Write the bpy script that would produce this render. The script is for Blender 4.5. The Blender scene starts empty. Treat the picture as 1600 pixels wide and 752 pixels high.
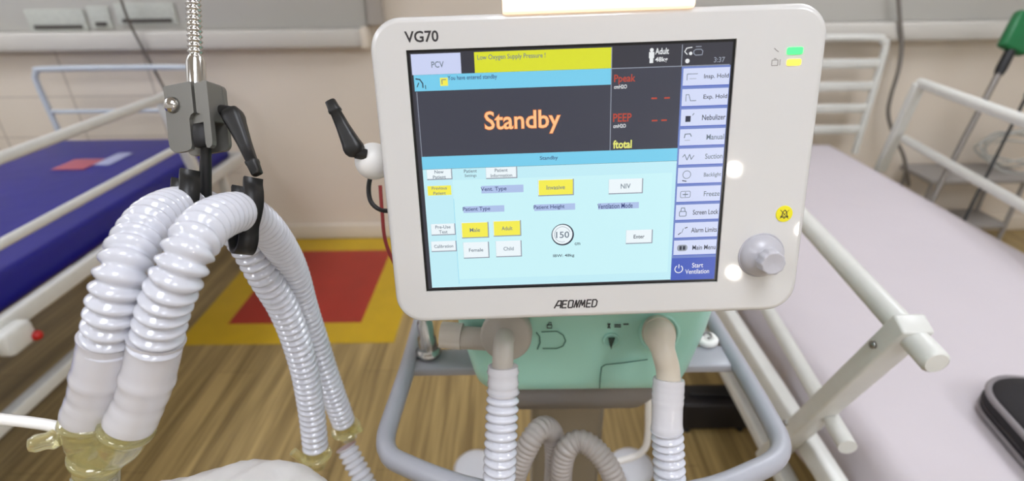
import bpy, bmesh, math, random
from mathutils import Vector, Matrix, Euler
random.seed(7)
PI = math.pi
SC = bpy.context.scene
COL = SC.collection

# ---------------------------------------------------------------- camera, light, exposure
TH, ROLL, FPX, CAMZ = math.radians(27.2), math.radians(0.7), 830.0, 1.45
FW = Vector((0, math.cos(TH), -math.sin(TH)))
UP0 = Vector((0, math.sin(TH), math.cos(TH)))
RT0 = Vector((1, 0, 0))
RT = RT0 * math.cos(ROLL) - UP0 * math.sin(ROLL)
UPV = UP0 * math.cos(ROLL) + RT0 * math.sin(ROLL)
CAMP = Vector((0, 0, CAMZ))
cam = bpy.data.cameras.new('camera')
co = bpy.data.objects.new('camera', cam); COL.objects.link(co)
m = Matrix((RT, UPV, -FW)).transposed().to_4x4(); m.translation = CAMP
co.matrix_world = m
cam.sensor_width = 36; cam.sensor_fit = 'HORIZONTAL'; cam.lens = 36 * FPX / 1600
cam.clip_start = 0.01
cam.dof.use_dof = True; cam.dof.focus_distance = 0.46; cam.dof.aperture_fstop = 4.0
SC.camera = co
SC.view_settings.view_transform = 'Standard'; SC.view_settings.look = 'None'
SC.view_settings.gamma = 1; SC.view_settings.use_curve_mapping = False
SC.view_settings.exposure = -0.07
CEIL_E = 14.5      # ceiling panel emission
w = bpy.data.worlds.new('world'); SC.world = w; w.use_nodes = True
w.node_tree.nodes['Background'].inputs[0].default_value = (0.9, 0.92, 1, 1)
w.node_tree.nodes['Background'].inputs[1].default_value = 0.3

def at(px, py, **k):
    d = FW + RT * ((px - 800) / FPX) - UPV * ((py - 376) / FPX)
    (a, v), = k.items()
    t = {'X': lambda: v / d.x, 'Y': lambda: v / d.y, 'Z': lambda: (v - CAMZ) / d.z, 'd': lambda: v}[a]()
    return CAMP + d * t

# ---------------------------------------------------------------- materials
def lin(c):
    r = []
    for v in c:
        v = v / 255
        r.append(v / 12.92 if v <= 0.04045 else ((v + 0.055) / 1.055) ** 2.4)
    return (*r, 1)
MATS = {}
def mat(name, col, rough=0.5, metal=0.0, emit=0.0, ecol=None, coat=0.0, sss=0.0, trans=0.0, spec=0.5,
        noise=0.0, nscale=20.0, bump=0.0, bscale=200.0, clear=0.0, transl=0.0, ncol=None):
    if name in MATS: return MATS[name]
    mt = bpy.data.materials.new(name); mt.use_nodes = True; MATS[name] = mt
    nt = mt.node_tree; N, L = nt.nodes, nt.links
    b = N['Principled BSDF']; out = N['Material Output']
    b.inputs['Base Color'].default_value = lin(col)
    b.inputs['Roughness'].default_value = rough; b.inputs['Metallic'].default_value = metal
    b.inputs['Specular IOR Level'].default_value = spec
    b.inputs['Coat Weight'].default_value = coat; b.inputs['Coat Roughness'].default_value = 0.04
    if sss:
        b.inputs['Subsurface Weight'].default_value = sss; b.inputs['Subsurface Scale'].default_value = 0.01
        b.inputs['Subsurface Radius'].default_value = (1, 1, 1)
    b.inputs['Transmission Weight'].default_value = trans
    if emit:
        b.inputs['Emission Color'].default_value = lin(ecol or col); b.inputs['Emission Strength'].default_value = emit
    tc = N.new('ShaderNodeTexCoord')
    nz = N.new('ShaderNodeTexNoise'); nz.inputs['Scale'].default_value = nscale; nz.inputs['Detail'].default_value = 4
    L.new(tc.outputs['Object'], nz.inputs['Vector'])
    if noise:
        mx = N.new('ShaderNodeMix'); mx.data_type = 'RGBA'
        c2 = ncol or tuple(max(0, v * (1 - noise)) for v in col)
        mx.inputs['A'].default_value = lin(col); mx.inputs['B'].default_value = lin(c2)
        L.new(nz.outputs['Fac'], mx.inputs['Factor']); L.new(mx.outputs['Result'], b.inputs['Base Color'])
    if bump:
        n2 = N.new('ShaderNodeTexNoise'); n2.inputs['Scale'].default_value = bscale
        L.new(tc.outputs['Object'], n2.inputs['Vector'])
        bp = N.new('ShaderNodeBump'); bp.inputs['Strength'].default_value = bump; bp.inputs['Distance'].default_value = 0.01
        L.new(n2.outputs['Fac'], bp.inputs['Height']); L.new(bp.outputs['Normal'], b.inputs['Normal'])
    sh = b.outputs[0]
    if transl:
        t = N.new('ShaderNodeBsdfTranslucent'); t.inputs[0].default_value = lin(col)
        ms = N.new('ShaderNodeMixShader'); ms.inputs[0].default_value = transl
        L.new(sh, ms.inputs[1]); L.new(t.outputs[0], ms.inputs[2]); sh = ms.outputs[0]
    if clear:
        t = N.new('ShaderNodeBsdfTransparent'); t.inputs[0].default_value = lin(tuple(min(255, v * 0.5 + 127) for v in col))
        ms = N.new('ShaderNodeMixShader'); ms.inputs[0].default_value = clear
        L.new(sh, ms.inputs[1]); L.new(t.outputs[0], ms.inputs[2]); sh = ms.outputs[0]
    L.new(sh, out.inputs['Surface'])
    return mt

def em(name, col, s=1.0):     # lit pixel of the display behind satin glass
    return mat('lcd_' + name, (8, 8, 10), rough=0.24, spec=0.5, emit=s, ecol=col)

# ---------------------------------------------------------------- mesh builder
def frame(z, x=None):
    z = Vector(z).normalized()
    x = Vector(x) if x else (Vector((1, 0, 0)) if abs(z.x) < 0.9 else Vector((0, 1, 0)))
    y = z.cross(x).normalized(); x = y.cross(z).normalized()
    return Matrix((x, y, z)).transposed()
def place(o, z, x=None):
    M = frame(z, x).to_4x4(); M.translation = Vector(o); return M

class MB:
    def __init__(s): s.v = []; s.f = []; s.mi = []; s.sm = []; s.mats = []
    def midx(s, mt):
        if mt not in s.mats: s.mats.append(mt)
        return s.mats.index(mt)
    def add(s, vs, fs, mt, M=None, smooth=False):
        o = len(s.v); i = s.midx(mt)
        s.v += [(M @ Vector(p)) if M else Vector(p) for p in vs]
        for f in fs: s.f.append([o + k for k in f]); s.mi.append(i); s.sm.append(smooth)
        return s
    def bm(s, bm, mt, M=None, smooth=False):
        bm.verts.ensure_lookup_table(); bm.verts.index_update()
        s.add([v.co.copy() for v in bm.verts], [[v.index for v in f.verts] for f in bm.faces], mt, M, smooth); bm.free(); return s
    def box(s, c, size, mt, M=None, bev=0.0, seg=2, smooth=True):
        b = bmesh.new(); bmesh.ops.create_cube(b, size=1)
        for v in b.verts: v.co = Vector((v.co.x * size[0], v.co.y * size[1], v.co.z * size[2]))
        if bev: bmesh.ops.bevel(b, geom=list(b.edges), offset=bev, segments=seg, profile=0.5, affect='EDGES')
        for v in b.verts: v.co += Vector(c)
        return s.bm(b, mt, M, smooth and bev > 0)
    def bar(s, a, b, wx, wy, mt, bev=0.002, x=None):
        a, b = Vector(a), Vector(b)
        return s.box((0, 0, (b - a).length / 2), (wx, wy, (b - a).length), mt, place(a, b - a, x), bev)
    def tube(s, pts, r, mt, n=16, caps=True, sx=1.0, sy=1.0, x0=None):
        pts = [Vector(p) for p in pts]; N = len(pts)
        rr = r if isinstance(r, (list, tuple)) else [r] * N
        T = [(pts[min(i + 1, N - 1)] - pts[max(i - 1, 0)]).normalized() for i in range(N)]
        F = frame(T[0], x0); x = F.col[0].copy()
        vs = []; fs = []
        for i in range(N):
            x = (x - T[i] * x.dot(T[i])).normalized(); y = T[i].cross(x)
            for k in range(n):
                a = 2 * PI * k / n
                vs.append(pts[i] + x * (math.cos(a) * rr[i] * sx) + y * (math.sin(a) * rr[i] * sy))
        for i in range(N - 1):
            for k in range(n):
                fs.append([i * n + k, i * n + (k + 1) % n, (i + 1) * n + (k + 1) % n, (i + 1) * n + k])
        s.add(vs, fs, mt, None, True)
        if caps:
            s.add(vs[:n], [list(range(n))[::-1]], mt); s.add(vs[-n:], [list(range(n))], mt)
        return s
    def lathe(s, prof, mt, M=None, n=32, smooth=True):
        vs = []; fs = []
        for r, z in prof:
            for k in range(n):
                a = 2 * PI * k / n; vs.append((r * math.cos(a), r * math.sin(a), z))
        for i in range(len(prof) - 1):
            for k in range(n):
                fs.append([i * n + k, i * n + (k + 1) % n, (i + 1) * n + (k + 1) % n, (i + 1) * n + k])
        if prof[0][0] > 1e-6: fs.append(list(range(n))[::-1])
        if prof[-1][0] > 1e-6: fs.append([(len(prof) - 1) * n + k for k in range(n)])
        return s.add(vs, fs, mt, M, smooth)
    def prism(s, poly, z0, z1, mt, M=None, smooth=False, top=None):
        n = len(poly); tp = top or poly
        vs = [(p[0], p[1], z0) for p in poly] + [(p[0], p[1], z1) for p in tp]
        s.add(vs, [[i, (i + 1) % n, n + (i + 1) % n, n + i] for i in range(n)], mt, M, smooth)
        s.add(vs[:n], [list(range(n))[::-1]], mt, M); s.add(vs[n:], [list(range(n))], mt, M)
        return s
    def loft(s, rings, mt, M=None, smooth=True, caps=True):
        n = len(rings[0]); vs = [p for r in rings for p in r]; fs = []
        for i in range(len(rings) - 1):
            for k in range(n):
                fs.append([i * n + k, i * n + (k + 1) % n, (i + 1) * n + (k + 1) % n, (i + 1) * n + k])
        s.add(vs, fs, mt, M, smooth)
        if caps: s.add(rings[0], [list(range(n))[::-1]], mt, M); s.add(rings[-1], [list(range(n))], mt, M)
        return s
    def build(s, name, parent=None, origin=None, **props):
        root = parent
        o0 = Vector((0, 0, 0))
        while root is not None:
            o0 += root.location; root = root.parent
        if origin is not None: o0 = Vector(origin)
        me = bpy.data.meshes.new(name)
        me.from_pydata([tuple(v - o0) for v in s.v], [], s.f)
        for mt in s.mats: me.materials.append(mt)
        me.polygons.foreach_set('material_index', s.mi); me.polygons.foreach_set('use_smooth', s.sm)
        me.validate(); me.update()
        b = bmesh.new(); b.from_mesh(me); bmesh.ops.recalc_face_normals(b, faces=b.faces); b.to_mesh(me); b.free()
        ob = bpy.data.objects.new(name, me); COL.objects.link(ob)
        if parent: ob.parent = parent
        elif origin is not None: ob.location = o0
        for k, v in props.items(): ob[k] = v
        return ob
def empty(name, loc, label, cat, group=None):
    e = bpy.data.objects.new(name, None); COL.objects.link(e); e.location = loc; e.empty_display_size = .05
    e['label'] = label; e['category'] = cat
    if group: e['group'] = group
    return e
def spline(P, step=0.004):
    P = [Vector(p) for p in P]; Q = [P[0] * 2 - P[1]] + P + [P[-1] * 2 - P[-2]]
    d = [Q[1].copy()]
    for i in range(1, len(Q) - 2):
        a, b, c, e = Q[i - 1:i + 3]
        for k in range(1, 41):
            t = k / 40
            d.append(0.5 * ((2 * b) + (c - a) * t + (2 * a - 5 * b + 4 * c - e) * t * t + (3 * b - a - 3 * c + e) * t ** 3))
    out = [d[0]]; acc = 0; L = 0
    for i in range(1, len(d)):
        seg = (d[i] - d[i - 1]).length
        while acc + seg >= step and seg > 0:
            t = (step - acc) / seg; p = d[i - 1].lerp(d[i], t); out.append(p)
            d[i - 1] = p; seg = (d[i] - p).length; acc = 0
        acc += seg
    return out
def rrect(x0, y0, x1, y1, r, n=6):
    o = []
    for cx, cy, a in ((x1 - r, y1 - r, 0), (x0 + r, y1 - r, 90), (x0 + r, y0 + r, 180), (x1 - r, y0 + r, 270)):
        for k in range(n + 1):
            t = math.radians(a + 90 * k / n); o.append((cx + r * math.cos(t), cy + r * math.sin(t)))
    return o
def circ(cx, cy, r, n=24): return [(cx + r * math.cos(2 * PI * k / n), cy + r * math.sin(2 * PI * k / n)) for k in range(n)]
_txt = {}
def text_mesh(t, bold=0.0):
    key = (t, bold)
    if key in _txt: return _txt[key]
    cu = bpy.data.curves.new('t', 'FONT'); cu.body = t; cu.size = 1; cu.resolution_u = 3; cu.offset = bold; cu.space_line = 0.9
    cu.align_x = 'CENTER'
    ob = bpy.data.objects.new('t', cu); COL.objects.link(ob)
    bpy.context.view_layer.update()
    me = bpy.data.meshes.new_from_object(ob.evaluated_get(bpy.context.evaluated_depsgraph_get()))
    vs = [v.co.copy() for v in me.vertices]; fs = [list(p.vertices) for p in me.polygons]
    bpy.data.objects.remove(ob); bpy.data.curves.remove(cu); bpy.data.meshes.remove(me)
    x0 = min(v.x for v in vs); x1 = max(v.x for v in vs); y0 = min(v.y for v in vs); y1 = max(v.y for v in vs)
    _txt[key] = ([((v.x - x0) / (x1 - x0), (v.y - y0) / (y1 - y0)) for v in vs], fs, (x1 - x0) / (y1 - y0))
    return _txt[key]

# ================================================================ the room
def wall_mat():
    mt = mat('wall_panel', (229, 218, 203), rough=0.55, noise=0.03, nscale=3)
    nt = mt.node_tree; N, L = nt.nodes, nt.links; b = N['Principled BSDF']
    src = b.inputs['Base Color'].links[0].from_socket
    g = N.new('ShaderNodeNewGeometry'); sp = N.new('ShaderNodeSeparateXYZ'); L.new(g.outputs['Position'], sp.inputs[0])
    def seam(sock, per, off, wd):
        a = N.new('ShaderNodeMath'); a.operation = 'ADD'; a.inputs[1].default_value = off; L.new(sock, a.inputs[0])
        f = N.new('ShaderNodeMath'); f.operation = 'PINGPONG'; f.inputs[1].default_value = per / 2; L.new(a.outputs[0], f.inputs[0])
        l = N.new('ShaderNodeMath'); l.operation = 'LESS_THAN'; l.inputs[1].default_value = wd; L.new(f.outputs[0], l.inputs[0]); return l.outputs[0]
    a = seam(sp.outputs['X'], 0.45, 0.1, 0.006); c = seam(sp.outputs['Z'], 0.22, 0.02, 0.0035)
    mxm = N.new('ShaderNodeMath'); mxm.operation = 'MAXIMUM'; L.new(a, mxm.inputs[0]); L.new(c, mxm.inputs[1])
    # tiles only on the left part of the wall
    lt = N.new('ShaderNodeMath'); lt.operation = 'LESS_THAN'; lt.inputs[1].default_value = -1.55; L.new(sp.outputs['X'], lt.inputs[0])
    mu = N.new('ShaderNodeMath'); mu.operation = 'MULTIPLY'; L.new(mxm.outputs[0], mu.inputs[0]); L.new(lt.outputs[0], mu.inputs[1])
    m2 = N.new('ShaderNodeMath'); m2.operation = 'MULTIPLY'; m2.inputs[1].default_value = 0.45; L.new(mu.outputs[0], m2.inputs[0])
    mx = N.new('ShaderNodeMix'); mx.data_type = 'RGBA'; L.new(m2.outputs[0], mx.inputs['Factor']); L.new(src, mx.inputs['A'])
    mx.inputs['B'].default_value = lin((150, 138, 126)); L.new(mx.outputs['Result'], b.inputs['Base Color'])
    return mt
def floor_mat():
    mt = mat('vinyl_wood_floor', (158, 132, 92), rough=0.38)
    nt = mt.node_tree; N, L = nt.nodes, nt.links; b = N['Principled BSDF']
    g = N.new('ShaderNodeNewGeometry')
    mp = N.new('ShaderNodeMapping'); mp.inputs['Scale'].default_value = (70, 2.2, 1); L.new(g.outputs['Position'], mp.inputs['Vector'])
    n1 = N.new('ShaderNodeTexNoise'); n1.inputs['Scale'].default_value = 1; n1.inputs['Detail'].default_value = 6; L.new(mp.outputs[0], n1.inputs['Vector'])
    mp2 = N.new('ShaderNodeMapping'); mp2.inputs['Scale'].default_value = (16, .8, 1); L.new(g.outputs['Position'], mp2.inputs['Vector'])
    n2 = N.new('ShaderNodeTexNoise'); n2.inputs['Scale'].default_value = 1.0; n2.inputs['Detail'].default_value = 3; L.new(mp2.outputs[0], n2.inputs['Vector'])
    ad = N.new('ShaderNodeMath'); ad.operation = 'ADD'; L.new(n1.outputs['Fac'], ad.inputs[0]); L.new(n2.outputs['Fac'], ad.inputs[1])
    cr = N.new('ShaderNodeValToRGB'); cr.color_ramp.elements[0].position = 0.78; cr.color_ramp.elements[0].color = lin((134, 112, 70))
    cr.color_ramp.elements[1].position = 1.22; cr.color_ramp.elements[1].color = lin((184, 158, 104))
    dv = N.new('ShaderNodeMath'); dv.operation = 'MULTIPLY'; dv.inputs[1].default_value = 1.0; L.new(ad.outputs[0], dv.inputs[0])
    cr.color_ramp.elements[0].position = 0.40; cr.color_ramp.elements[1].position = 0.60
    dv.inputs[1].default_value = 0.5
    L.new(dv.outputs[0], cr.inputs[0])
    bk = N.new('ShaderNodeTexBrick'); bk.offset = 0.4; bk.inputs['Scale'].default_value = 1.0
    bk.inputs['Brick Width'].default_value = 1.2; bk.inputs['Row Height'].default_value = 0.15; bk.inputs['Mortar Size'].default_value = 0.0015
    bk.inputs['Color1'].default_value = (1, 1, 1, 1); bk.inputs['Color2'].default_value = (0.88, 0.88, 0.88, 1); bk.inputs['Mortar'].default_value = (0.45, 0.42, 0.4, 1)
    rot = N.new('ShaderNodeMapping'); rot.inputs['Rotation'].default_value = (0, 0, PI / 2); L.new(g.outputs['Position'], rot.inputs['Vector']); L.new(rot.outputs[0], bk.inputs['Vector'])
    mx = N.new('ShaderNodeMix'); mx.data_type = 'RGBA'; mx.blend_type = 'MULTIPLY'; mx.inputs['Factor'].default_value = 0.8
    L.new(cr.outputs[0], mx.inputs['A']); L.new(bk.outputs['Color'], mx.inputs['B']); L.new(mx.outputs['Result'], b.inputs['Base Color'])
    return mt
WM = wall_mat(); FM = floor_mat()
XL, XR, YF, YB, ZC = -3.3, 3.5, -2.7, 2.9, 2.9
def struct(name, c, size, mt, bev=0):
    return MB().box(c, size, mt, bev=bev).build(name, kind='structure')
struct('floor', ((XL + XR) / 2, .1, -.05), (XR - XL + .2, 5.8, .1), FM)
plainw = mat('plain_wall', (226, 224, 220), rough=.6)
ceilm = mat('ceiling_paint', (235, 232, 228), rough=.8)
struct('ceiling', ((XL + XR) / 2, .1, ZC + .05), (XR - XL + .2, 5.8, .1), ceilm)
struct('wall_back', ((XL + XR) / 2, YB + .05, ZC / 2), (XR - XL + .2, .1, ZC), WM)
struct('wall_front', ((XL + XR) / 2, YF - .05, ZC / 2), (XR - XL + .2, .1, ZC), plainw)
struct('wall_left', (XL - .05, .1, ZC / 2), (.1, 5.6, ZC), plainw)
struct('wall_right', (XR + .05, .1, ZC / 2), (.1, 5.6, ZC), plainw)
cream = mat('cream_skirting', (226, 216, 200), rough=.4)
struct('baseboard_back', ((XL + XR) / 2, YB - .01, .045), (XR - XL, .02, .09), cream, .004)
greyp = mat('grey_duct', (176, 170, 162), rough=.5)
struct('trim_1', (-.665, YB - .03, ZC / 2 + .6), (.075, .06, ZC - 1.2), greyp, .006)
# ceiling light panels added out of frame to light the room
panel_e = mat('light_panel_diffuser', (255, 255, 255), emit=CEIL_E, ecol=(240, 245, 255))
wframe = mat('light_panel_frame', (230, 230, 230), rough=.4)
for (x, y, nm) in ((-2.75, 1.5, 'near left bed'), (1.7, 1.5, 'over right bed'), (-2.2, -1.2, 'left of the camera'), (1.7, -1.4, 'right of the camera'), (.2, -.6, 'over the ventilator')):
    e = empty('added_ceiling_light', (x, y, ZC), 'added unseen white rectangular ceiling light panel ' + nm, 'ceiling light', 'added ceiling light panels')
    f_ = MB()
    for sx in (-1, 1): f_.box((x + sx * .31, y, ZC - .02), (.02, 1.24, .04), wframe, bev=.002)
    for sy in (-1, 1): f_.box((x, y + sy * .61, ZC - .02), (.6, .02, .04), wframe, bev=.002)
    f_.build('frame', e)
    MB().box((x, y, ZC - .017), (.6, 1.2, .03), panel_e).build('diffuser', e)
# three unseen round lamps added behind the camera to make the bezel glints
glow = mat('glint_lamp_lens', (255, 255, 255), emit=110, ecol=(255, 245, 232))
chrome = mat('chrome', (200, 198, 194), rough=.16, metal=1)
for (x, z, lb) in ((1.485, 1.405, 'round lamp added behind the camera for bezel glints, topmost of three'), (1.50, .72, 'round lamp added behind the camera for bezel glints, lowest of three'), (1.955, .995, 'round lamp added behind the camera for bezel glints, rightmost of three')):
    e = empty('added_glint_lamp', (x, YF, z), lb, 'lamp', 'added glint lamps')
    M = place((x, YF, z), (0, 1, 0))
    MB().lathe([(.0, 0), (.065, 0), (.065, .04), (.060, .05), (.054, .05), (.054, .03), (0, .03)], wframe, M).build('housing', e)
    MB().lathe([(0, .032), (.040, .032), (.040, .04), (0, .046)], glow, M).build('lens', e)

# floor marking: yellow square with red centre
yel = mat('yellow_floor_paint', (215, 176, 22), rough=.4, noise=.12, nscale=8)
red = mat('red_floor_paint', (176, 44, 30), rough=.4, noise=.12, nscale=8)
e = empty('floor_marking', (-1.0, 2.35, 0), 'yellow bordered red square marked on the wooden floor against the back wall', 'floor marking')
yb = MB()
X0, X1, Y0, Y1 = -1.47, -.52, 1.86, 2.87; x0, x1, y0, y1 = -1.315, -.70, 2.01, 2.715
for a in ((X0, Y0, X1, y0), (X0, y1, X1, Y1), (X0, y0, x0, y1), (x1, y0, X1, y1)):
    yb.box(((a[0] + a[2]) / 2, (a[1] + a[3]) / 2, .001), (a[2] - a[0], a[3] - a[1], .002), yel)
yb.build('yellow_border', e)
MB().box(((x0 + x1) / 2, (y0 + y1) / 2, .001), (x1 - x0, y1 - y0, .002), red).build('red_square', e)

# wall trunking with sockets
trk = mat('trunking_enamel', (206, 202, 194), rough=.4)
trk2 = mat('trunking_upper', (186, 184, 177), rough=.45)
slot = mat('socket_slot', (70, 64, 60), rough=.6)
plate = mat('socket_plate', (205, 208, 198), rough=.45, noise=.15, nscale=60)
def trunking(x0, x1, label, slots):
    e = empty('wall_trunking', ((x0 + x1) / 2, YB, 1.09), label, 'wall trunking', 'bedhead wall trunking')
    MB().box(((x0 + x1) / 2, YB - .045, 1.145), (x1 - x0, .09, .09), trk, bev=.012).build('lower_duct', e)
    MB().box(((x0 + x1) / 2, YB - .02, 1.37), (x1 - x0, .04, .36), trk2, bev=.006).build('upper_panel', e)
    MB().box((x1 - .01, YB - .05, 1.145), (.035, .105, .105), cream, bev=.008).build('end_cap', e)
    for (px0, px1, py) in slots:
        a = at(px0, py, Y=YB - .06); b = at(px1, py, Y=YB - .06)
        f = MB().box(((a.x + b.x) / 2, YB - .045, a.z + .03), (abs(b.x - a.x) + .05, .014, .10), plate, bev=.004).build('socket_plate', e)
        MB().box(((a.x + b.x) / 2, YB - .053, a.z), (abs(b.x - a.x), .008, .018), slot, bev=.002).build('slot', f)
trunking(XL, -.71, 'long off-white wall trunking with dark sockets over the blue bed', [(52, 128, 43), (148, 166, 38), (190, 268, 33)])
trunking(.9, XR, 'grey wall trunking running along the wall over the white bed', [])

# ================================================================ beds
wpaint = mat('white_bed_enamel', (222, 222, 216), rough=.35, noise=.05, nscale=30)
dkmet = mat('dark_underframe', (44, 38, 36), rough=.6)
blue = mat('blue_vinyl', (20, 20, 142), rough=.42, noise=.2, nscale=5, bump=.15, bscale=14)
sheet = mat('white_sheet', (206, 198, 202), rough=.8, noise=.03, nscale=4, bump=.25, bscale=9)
rubber = mat('black_rubber', (26, 25, 26), rough=.6)
boltm = mat('steel_bolt', (150, 150, 148), rough=.3, metal=1)
redp = mat('red_plastic', (190, 28, 24), rough=.4)
def side_rail(e, XX, y0, y1, ztop, zlow, post_front, post_back, r=.017, low_y0=None, name='side_rail'):
    ly0 = low_y0 if low_y0 is not None else y0
    fx = XX if callable(XX) else (lambda y: XX)
    X = fx(y0)
    rl = MB().tube([(fx(y0), y0, ztop), (fx(y0), y0 + .004, ztop)] + [(fx(y0 + (y1 - y0) * k / 6), y0 + (y1 - y0) * k / 6, ztop) for k in range(1, 7)], [r * .8] + [r] * 7, wpaint, 20).build(name, e)
    MB().tube([(fx(ly0) + .012, ly0, zlow), (fx(y1) + .012, y1, zlow)], r * .85, wpaint, 16).build('lower_tube', rl)
    for (ya, za, yb_, zb) in (post_front, post_back):
        MB().bar((fx(ya) - .006, ya, za), (fx(yb_) - .006, yb_, zb), .044, .032, wpaint, .004, x=(1, 0, 0)).build('rail_post', rl)
    for (ya, za, yb_, zb) in (post_front,):
        for t, off in ((.1, 0), (.62, 0)):
            p = Vector((fx(ya) - .029, ya + (yb_ - ya) * t, za + (zb - za) * t))
            MB().lathe([(0, 0), (.006, 0), (.006, .004), (0, .005)], boltm, place(p, (-1, 0, 0)), 12).build('bolt', rl)
    return rl
def castor(e, x, y):
    MB().lathe([(.0, -.014), (.045, -.014), (.05, -.008), (.05, .008), (.045, .014), (0, .014)], rubber, place((x, y, .05), (1, 0, 0)), 20).build('castor', e)

# ---- right bed (white sheet)
rb = empty('hospital_bed', (1.13, 1.45, 0), 'white enamelled hospital bed made up with a plain white sheet, right of the ventilator', 'bed')
def frame_base(e, xa, xb, ya, yb_, zf, zl):
    f = MB()
    for X in (xa, xb): f.box((X, (ya + yb_) / 2, zf), (.034, yb_ - ya, .05), wpaint, bev=.006)
    for Y in (ya, yb_): f.box(((xa + xb) / 2, Y, zf), (xb - xa, .034, .05), wpaint, bev=.006)
    f.build('bed_frame', e)
    f = MB()
    for X in (xa + .06, xb - .06): f.box((X, (ya + yb_) / 2, zl), (.04, yb_ - ya - .2, .04), wpaint, bev=.006)
    f.build('lower_frame', e)
    for X in (xa + .06, xb - .06):
        for Y in (ya + .12, yb_ - .12):
            MB().box((X, Y, (zf + .1) / 2), (.036, .036, zf - .1), wpaint, bev=.005).build('leg', e)
            castor(e, X, Y)
frame_base(rb, .62, 1.66, .2, 2.66, .55, .3)
# mattress with sheet draped over the side
def sheet_mesh():
    mb = MB(); nx, ny = 60, 90; xa, xb, ya, yb_ = .68, 1.62, .16, 2.62; vs = []; fs = []
    cols = []
    drop = [(.0, -.20), (.0, -.15), (.0, -.10), (.0, -.06), (.0, -.03), (.006, -.012), (.02, -.002)]
    for i in range(nx + 1):
        if i < len(drop): cols.append((xa + drop[i][0], drop[i][1], 1))
        else: cols.append((xa + .03 + (xb - xa - .03) * (i - len(drop)) / (nx - len(drop)), 0, 0))
    for j in range(ny + 1):
        y = ya + (yb_ - ya) * j / ny
        for i, (x, dz, side) in enumerate(cols):
            z = .628 + dz
            wv = .004 * math.sin(3.1 * y + 4 * x) * math.sin(5 * x + 1)
            if side: x -= (.010 + .010 * math.sin(22 * y) + .008 * math.sin(9 * y + 1)) * min(1, -dz / .12)
            vs.append((x, y, z + (wv if not side else 0)))
    for j in range(ny):
        for i in range(nx):
            a = j * (nx + 1) + i; fs.append([a, a + 1, a + nx + 2, a + nx + 1])
    return mb.add(vs, fs, sheet, None, True)
matt = MB().box((1.15, 1.39, .6), (.90, 2.44, .1 - .004), mat('mattress_cover', (206, 202, 208), rough=.8), bev=.03, seg=3)
matt = matt.build('mattress', rb); matt.location.z -= .024
sh = sheet_mesh().build('bed_sheet', rb)
sh.modifiers.new('s', 'SOLIDIFY').thickness = .002
side_rail(rb, lambda y: .503 + .1 * y, .545, 1.95, .98, .70, (.600, 1.005, .86, .43), (1.80, .98, 1.95, .57), r=.0185, low_y0=.655)
side_rail(rb, lambda y: 1.37 + .155 * y, .60, 2.28, 1.0, .76, (.62, 1.0, .72, .57), (2.27, 1.0, 2.36, .58), r=.020, low_y0=.7)
hb = MB()
hb.tube(spline([(1.0, 2.72, .55), (1.0, 2.72, 1.06), (1.03, 2.72, 1.11), (1.08, 2.72, 1.13), (1.74, 2.72, 1.13), (1.80, 2.72, 1.11), (1.83, 2.72, 1.06), (1.83, 2.72, .55)], .02), .017, wpaint, 14)
h = hb.build('headboard', rb)
for k in range(4): MB().box((1.415, 2.72, .68 + .11 * k), (.81, .022, .045), wpaint, bev=.008).build('headboard_slat', h)

# ---- left bed (blue mattress)
lb = empty('hospital_bed', (-1.93, 1.5, 0), 'white enamelled hospital bed with a bare blue vinyl mattress, at the left', 'bed')
frame_base(lb, -2.44, -1.41, .45, 2.68, .585, .3)
MB().box((-1.925, 1.57, .64), (.95, 2.18, .11), blue, bev=.025, seg=4).build('mattress', lb)
side_rail(lb, -1.40, .7, 2.21, 1.0, .797, (.8, 1.0, .88, .59), (2.17, 1.0, 2.27, .59), r=.0165, name='side_rail')
side_rail(lb, -2.45, .8, 2.25, .95, .76, (.9, .95, .98, .58), (2.2, .95, 2.33, .58), r=.0165)
hb = MB(); a = at(50, 110, Y=2.73); zt = 1.03
hb.tube(spline([(-2.34, 2.73, .55), (-2.36, 2.73, .95), (-2.34, 2.73, 1.01), (-2.28, 2.73, zt), (-1.62, 2.73, zt), (-1.56, 2.73, 1.01), (-1.53, 2.73, .95), (-1.52, 2.73, .55)], .02), .014, mat('pale_blue_tube', (196, 204, 212), rough=.3), 14)
h = hb.build('headboard', lb)
MB().tube([(-2.35, 2.73, .82), (-1.53, 2.73, .82)], .010, MATS['pale_blue_tube'], 12).build('crossbar', h)
# latch on near rail
lt = at(22, 528, X=-1.37)
l_ = MB().box(lt, (.05, .09, .07), wpaint, bev=.012).build('rail_latch', lb)
MB().lathe([(0, 0), (.013, 0), (.015, .008), (.012, .018), (0, .02)], redp, place(lt + Vector((.02, .04, -.02)), (.8, -.6, .1)), 16).build('release_knob', l_)
# printed packet on the blue mattress
pk = empty('leaflet', at(150, 257, Z=.697), 'red and white printed leaflet lying on the blue mattress', 'leaflet')
a = at(88, 262, Z=.697); b = at(158, 252, Z=.697); c = at(200, 243, Z=.697)
pr_ = mat('leaflet_red', (178, 96, 110), rough=.6); pw_ = mat('leaflet_white', (168, 172, 205), rough=.6)
MB().box(((a.x + b.x) / 2, (a.y + b.y) / 2, .6975), (abs(b.x - a.x), .14, .003), pr_, bev=.001).build('red_cover', pk)
MB().box(((c.x + b.x) / 2 + .003, (a.y + b.y) / 2 + .07, .6975), (abs(c.x - b.x), .17, .003), pw_, bev=.001).build('white_page', pk)

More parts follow.
